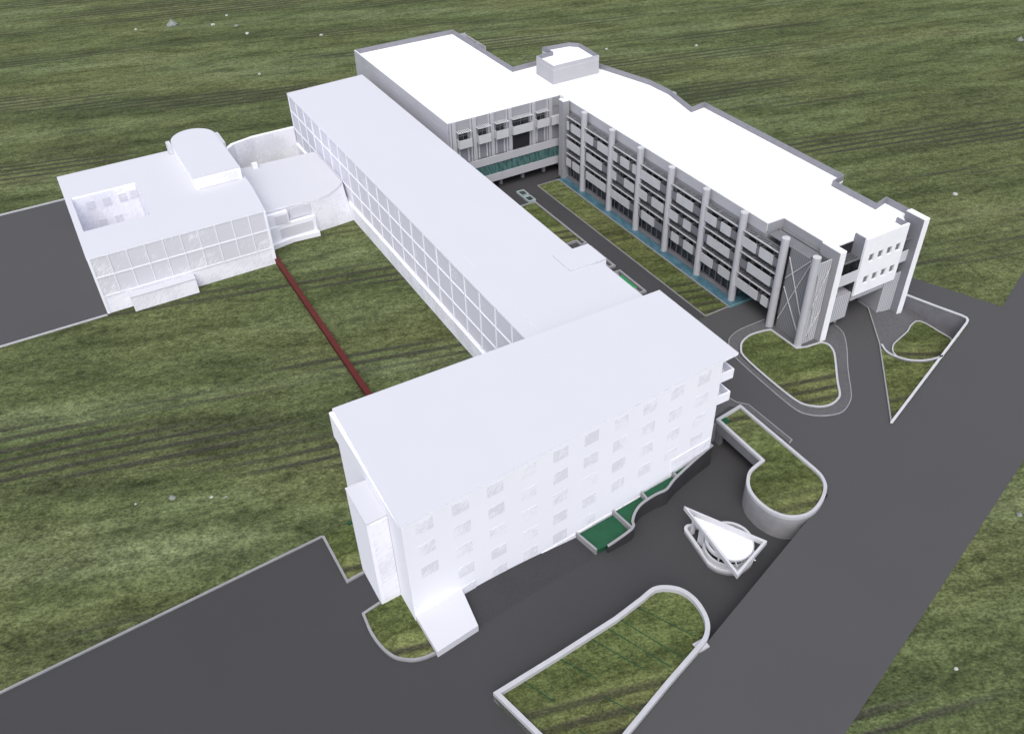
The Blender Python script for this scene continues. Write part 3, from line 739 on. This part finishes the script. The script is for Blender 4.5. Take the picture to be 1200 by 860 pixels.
# kerbed island at the foot of the column front
isl_in = spline([(103.4, 92.0), (100.3, 92.4), (97.5, 91.6), (95.8, 90.1), (94.7, 88.0), (94.2, 82.0), (94.1, 76.1), (94.4, 73.4), (95.5, 71.8), (97.1, 70.7), (98.9, 70.4), (100.9, 70.9), (102.2, 71.9), (104.2, 74.4), (108.6, 79.3), (109.9, 81.2), (110.3, 82.8), (109.6, 84.0)], 3) + [(106.3, 84.4), (104.7, 85.0), (104.6, 91.6)]
isl_out = spline([(106.0, 94.8), (100.0, 94.8), (97.1, 94.0), (95.8, 93.1), (94.0, 90.4), (93.4, 86.0), (93.1, 80.8), (92.9, 75.1), (93.2, 72.1), (94.6, 70.2), (96.9, 68.9), (99.3, 68.5), (102.0, 69.6), (104.0, 71.2), (108.3, 76.1), (112.5, 80.4), (115.3, 84.0), (115.9, 86.8)], 3) + [(112.3, 87.5), (106.4, 87.5)]
m = MB(); m.sheet(isl_out, .13); struct(m.build('pavement', M['paving']))
m = MB(); m.wall(isl_out[:-2], .16, -.05, .17); struct(m.build('kerb', M['concrete']))
il = thing('planter', 'rounded grass island ringed by a pale kerb at the foot of the column front', 'planter', (100, 80, 0))
m = MB(); m.wall(isl_in, .35, 0, .5, closed=True, side=1 if area(isl_in) > 0 else -1); smooth(m.build('rim', M['pale_concrete'], il))
m = MB(); m.prism(isl_in, .1, .36); m.build('grass_bed', M['bed_grass'], il)

# triangular sunk garden by the passage
tri = thing('retaining_wall', 'white topped wall round the triangular sunk garden beside the main street', 'wall', (125, 74, 0))
m = MB(); m.wall([(134.4, 87.0), (136.4, 80.6), (137.9, 76.2), (138.0, 75.2), (137.5, 74.5), (136.6, 74.0), (103.75, 62.2)], .3, -4.3, .28, side=-1)
m.build('wall', M['dark_concrete'], tri)
m = MB(); m.wall([(134.35, 87.1), (136.4, 80.6), (137.95, 76.2), (138.05, 75.15), (137.55, 74.4), (136.6, 73.9), (103.65, 62.05)], .42, .28, .5, side=-1)
m.build('coping', M['mono'], tri)
arc = spline([(118.3, 77.7), (117.5, 76.0), (117.6, 74.4), (118.7, 72.3), (120.6, 70.8), (122.8, 70.0), (124.9, 69.75)], 4)
m = MB(); m.wall(arc, .3, -2.5, .35); aw = m.build('curved_wall', M['dark_concrete'], tri)
m = MB(); m.wall(arc, .34, .35, .5); m.build('coping', M['pale_concrete'], aw)
m = MB(); m.wall([(125.4, 90), (125.2, 87.3), (122.2, 83.3), (118.3, 78.1), (103.75, 62.3)], .22, -.6, .28); m.build('kerb', M['concrete'], tri)
m = MB(); m.sheet([(125.4, 90), (125.1, 87.4), (122.2, 83.4), (118.3, 78), (117.5, 76), (117.6, 74.3), (118.7, 72.2), (120.6, 70.7), (122.8, 69.9), (125.6, 69.7), (137.4, 74.1), (138, 75.6), (134.5, 87), (131.5, 92)], zt)
bmx = m.build('path', M['paving']); struct(bmx)
m = MB(); m.sheet([(103.8, 62.4), (125.6, 69.8), (122.8, 70.0), (120.6, 70.8), (118.7, 72.3), (117.6, 74.4), (117.5, 76), (118.2, 77.7)], .1)
struct(m.build('lawn', M['bed_grass']))
ov = spline([(133.2, 81.1), (130, 80.6), (127.6, 79.4), (124, 78.2), (120.9, 77.1), (118.9, 75.4), (118.9, 73.4), (120.3, 71.8), (123, 70.9), (128, 71.6), (134.6, 74.3), (134.5, 77.5)], 3, closed=True)
ol = thing('planter', 'oval grass bed down inside the triangular sunk garden', 'planter', (126, 76, -1))
m = MB(); m.wall(ov, .22, lambda x, y: zt(x, y)-.1, lambda x, y: zt(x, y)+.3, closed=True); m.build('rim', M['pale_concrete'], ol)
m = MB(); m.prism(ov, lambda x, y: zt(x, y)+.02, lambda x, y: zt(x, y)+.2); m.build('grass_bed', M['bed_grass'], ol)

# lower-left kerbed beds
b1 = [(15.2, 88.8), (15.3, 79.3), (17.95, 79.6), (17.95, 80.5), (20.85, 80.5), (20.85, 88.8)]
r = thing('planter', 'square kerbed grass bed at the left end of the windowed pale block', 'planter', (17, 84, -1))
m = MB(); m.wall([(15.2, 88.8), (15.3, 79.3), (17.95, 79.6)], .35, -1.2, -.65); m.build('rim', M['concrete'], r)
m = MB(); m.prism(b1, -1.1, -.8); m.build('grass_bed', M['bed_grass'], r)
m = MB(); m.box(19.2, 20.8, 88.9, 89.2, -1, -.5); m.build('green_edge', M['green'], r)
b2 = [(17.9, 73.6), (15.2, 73.1)] + spline([(15.1, 71.8), (15.0, 69.9), (15.2, 67.8), (15.7, 65.9), (16.5, 64.5), (18, 63.3), (19.5, 62.8), (21.05, 62.7)], 4) + [(21.05, 73.4)]
r = thing('planter', 'quarter round kerbed grass bed beside the pale entrance podium', 'planter', (18, 68, -1))
m = MB(); m.wall(b2[:-1], .35, -1.2, -.6); smooth(m.build('rim', M['concrete'], r))
m = MB(); m.prism(b2, -1.1, -.78); m.build('grass_bed', M['bed_grass'], r)

# stepped green planters along the front
wz_ = lambda x, y: -1.7+2.0*max(0, min(1, (x-50)/25))
wav = spline([(50.6, 66.3), (55.3, 66.9), (56.2, 68.0), (57.3, 69.0), (58.8, 69.8), (60.4, 70.1), (62.3, 70.2), (64.1, 70.1), (66.2, 71.0), (70.5, 72.2), (75.4, 73.3)], 3)+[(75.5, 77.3)]
wv_ = thing('retaining_wall', 'thin wavy wall edging the green planters below the windowed pale block', 'wall', (62, 70, -3))
m = MB(); m.wall(wav, .28, lambda x, y: zf(x)-.2, lambda x, y: wz_(x, y)-.1); m.build('wall', M['near_black'], wv_)
m = MB(); m.wall(wav, .4, lambda x, y: wz_(x, y)-.1, lambda x, y: wz_(x, y)+.05); m.build('coping', M['concrete'], wv_)
def green_planter(poly, zt_, walls, label):
    cx = sum(p[0] for p in poly)/len(poly); cy_ = sum(p[1] for p in poly)/len(poly)
    r = thing('planter_box', label, 'planter', (cx, cy_, zt_), 'stepped green planters along the pale front')
    m = MB(); m.prism(poly, zf(cx)-.3, zt_-.45); m.build('green_bed', M['green'], r)
    m = MB(); m.wall(walls, .32, zf(cx)-.3, zt_); m.build('wall', M['concrete'], r)
green_planter([(48.3, 70.7), (49, 66.8), (55, 66.9), (55.1, 71.2)], -1.75, [(48.1, 70.9), (48.9, 66.7)], 'largest square green planter at the left end of the wavy wall')
green_planter([(55.3, 71.2), (55.6, 67.2), (57.3, 69.0), (58.8, 69.8), (60.2, 70.1), (60.5, 71.7)], -1.3, [(55.0, 71.3), (55.5, 67.1)], 'second green planter from the left, with a concave curved side')
green_planter([(60.9, 71.8), (60.6, 70.2), (62.3, 70.3), (64.1, 70.2), (66.2, 71.1), (66.9, 72.3)], -.8, [(60.6, 71.8), (60.5, 70.2)], 'third green planter from the left, narrow with a bulging side')
green_planter([(67.3, 72.4), (67.2, 71.4), (70.5, 72.3), (74.5, 73.3)], -.35, [(67.0, 72.4), (67.0, 71.3)], 'rightmost green planter, a thin wedge narrowing to the corner')

# courtyard beds and boxes
def low_wall(pts, label, t=.5, z=.5):
    m = MB(); m.wall(pts, t, -.05, z); return tag(m.build('garden_wall', M['concrete']), label, 'wall')
r = thing('planter', 'grass bed edged by a pale low wall along the courtyard path', 'planter', (88, 146, 0))
m = MB(); m.wall([(78, 157), (92.3, 157), (92.3, 135.5), (91.1, 135.5), (91.1, 137.4), (80, 137.4)], .4, -.05, .5); m.build('rim', M['concrete'], r)
m = MB(); m.prism([(78, 156.9), (92.1, 156.9), (92.1, 137.6), (78, 137.6)], .05, .3); m.build('grass_bed', M['bed_grass'], r)
low_wall([(88, 134), (92.3, 133.8), (92.3, 125), (91, 125), (91, 126.6)], 'hooked pale low wall beside the small stair tower in the courtyard')
r = thing('planter', 'narrow bright green planter with hooked pale rim in the courtyard', 'planter', (91, 118, 0))
m = MB(); m.wall([(89.2, 121.6), (91.0, 121.6), (91.0, 122.8), (92.2, 122.8), (92.2, 114.1), (90.9, 114.1), (90.9, 116), (88.8, 116)], .45, -.05, .5); m.build('rim', M['concrete'], r)
m = MB(); m.prism([(88.2, 121.5), (91.8, 121.5), (91.8, 116), (88.2, 116)], .03, .22); m.build('green_bed', plain('bright_green', (.03,.23,.08), .7, .1), r)
for (y0_, y1_, lb) in ((161.0, 163.4, 'small square glass topped box on the courtyard paving, nearer the bridge'), (157.9, 160.2, 'small square glass topped box on the courtyard paving, nearer the grass bed')):
    r = thing('skylight', lb, 'skylight', (92, (y0_+y1_)/2, 0), 'small skylights in the courtyard')
    m = MB(); m.wall([(91.2, y0_), (92.9, y0_), (92.9, y1_), (91.2, y1_)], .28, 0, .5, closed=True); m.build('frame', plain('pale_teal_frame', (.33,.40,.39), .5, .1), r)
    m = MB(); m.prism([(91.3, y0_+.1), (92.8, y0_+.1), (92.8, y1_-.1), (91.3, y1_-.1)], .05, .35); m.build('glass', M['window_glass'], r)

# ------------------------------------------------------------------ triangular entrance sculpture
sg = thing('monument', 'white triangular frame over round rings standing in the sunken forecourt', 'monument', (66, 58, -4))
A_, B_, C_ = Vector((63.5, 65.3)), Vector((69.5, 54.0)), Vector((61.9, 51.5))
cx0, cy0 = 65.9, 57.6
ring_r = 4.1
hull = [(63.9+1.0*math.cos(a), 63.6+1.0*math.sin(a)) for a in [math.radians(d) for d in range(20, 190, 15)]] + \
       [(65.9+3.95*math.cos(a), 57.7+3.95*math.sin(a)) for a in [math.radians(d) for d in range(186, 384, 8)]]
m = MB(); m.prism(hull, -4.05, -3.6); m.build('base', M['concrete'], sg)
m = MB(); m.wall(hull, .5, -3.6, -3.2, closed=True, side=1); smooth(m.build('base_rim', M['mono'], sg))
m = MB(); m.prism([(65.9+(x-65.9)*.84, 58.4+(y-58.4)*.84) for x, y in hull], -3.6, -3.55); m.build('base_floor', M['near_black'], sg)
m = MB(); m.ring(65.9, 57.7, 3.6, 3.25, -3.55, -2.3); smooth(m.build('drum', M['mono'], sg))
m = MB(); m.ring(65.9, 57.7, 3.5, 3.1, -1.35, -.85); smooth(m.build('upper_ring', M['mono'], sg))
for k in range(6):
    a = math.radians(25+60*k); x, y = 65.9+3.35*math.cos(a), 57.7+3.35*math.sin(a)
    MB().tube((x, y, -2.3), (x, y, -1.35), .12, n=8).build('ring_post', M['mono'], sg)
m = MB(); m.wall([tuple(A_), tuple(C_), tuple(B_)], .38, -.3, .5, closed=True, side=1); m.build('triangle_frame', M['mono'], sg)
tr = [(64.05, 63.7), (62.95, 55.0)]+[(65.4+3.15*math.cos(math.radians(d)), 56.8+3.15*math.sin(math.radians(d))) for d in range(-138, -16, 6)]
m = MB(); m.prism(tr, -.6, -.4); m.build('tray', M['white'], sg)
m = MB(); m.wall(tr[2:], .16, -.6, -.25); smooth(m.build('tray_rim', M['mono'], sg))
for d in (-120, -80):
    a = math.radians(d); m = MB()
    m.tube((65.4+3.2*math.cos(a), 56.8+3.2*math.sin(a), -.4), (65.4+4.3*math.cos(a), 56.8+4.3*math.sin(a), -.15), .1, n=8); m.build('strut', M['mono'], sg)
MB().box(63.55, 64.0, 62.8, 63.3, -3.6, -.3).build('post', M['mono'], sg)
MB().box(63.35, 63.75, 60.2, 61.4, -3.6, -.3).build('post', M['mono'], sg)
MB().box(65.5, 66.3, 57.3, 58.1, -3.6, -.6).build('centre_post', M['mono'], sg)

# ------------------------------------------------------------------ stones in the grass
def stone(x, y, s, label, mat='stone', peak=1.0):
    s *= .75
    rnd = random.Random(int(x*7+y*3))
    bm = bmesh.new(); bmesh.ops.create_icosphere(bm, subdivisions=2, radius=s)
    for v in bm.verts:
        v.co *= 1+rnd.uniform(-.18, .18)
        v.co.z *= .75*peak; v.co.x *= 1.15
        if peak > 1.2: k = max(.15, 1-max(0, v.co.z)/(s*.75*peak)); v.co.x *= k; v.co.y *= k
        v.co.z += s*.35
    me = bpy.data.meshes.new('rock'); bm.to_mesh(me); bm.free(); me.materials.append(M[mat])
    o = bpy.data.objects.new('rock', me); C.objects.link(o); o.location = (x, y, -.1 if not (x < 20 and y < 100) else -.5)
    return tag(o, label, 'rock', 'stones scattered in the grass')
stone(49.9, 336, 2.1, 'large pointed grey stone in the far grass, upper left', 'grey_stone', 1.7)
stone(62.2, 328, .9, 'whitest round stone in the far grass right of the pointed stone')
stone(68.9, 322, .9, 'greyish flat stone beside the round white stone, far grass', 'grey_stone')
stone(69.8, 312, .8, 'white stone lying nearest below the group of far stones')
stone(69.2, 336, .55, 'tiny pale stone topmost in the far group')
stone(37.8, 339, .6, 'small pale stone left of the pointed far stone')
stone(90.7, 296, .7, 'lone white stone in the grass left of the highest flat roof')
stone(-2.4, 107.4, .62, 'pointed grey stone in the grass above the lower left road', 'grey_stone', 1.7)
stone(4.9, 103.3, .3, 'greyish flat stone right of the round white one, lower left grass', 'grey_stone')
stone(2.9, 104.4, .32, 'round white stone right of the pointed one, lower left grass')
stone(7.0, 99.3, .28, 'white stone nearest the kerb of the lower left road')
stone(-7.6, 109.1, .22, 'tiny white stone left of the pointed stone, lower left grass')
stone(14.0, 99.0, .26, 'white stone near the left wall of the windowed pale block')
stone(274.5, 164.8, 1.3, 'pointed grey stone at the upper right edge of the field', 'grey_stone', 1.7)
stone(104.5, 39.2, .55, 'pointed grey stone across the street at the right edge', 'grey_stone', 1.6)
stone(175.9, 108.7, .7, 'white stone in the field right of the white building')
stone(76.0, 27.0, .32, 'small white stone in the grass below the main street')
stone(188.4, 217.6, .6, 'small white stone in the field behind the white building')
stone(163, 231, .55, 'small pale stone behind the roof pavilion of the white building')
stone(62.1, 273, .5, 'small pale stone in the grass beyond the long gridded block')
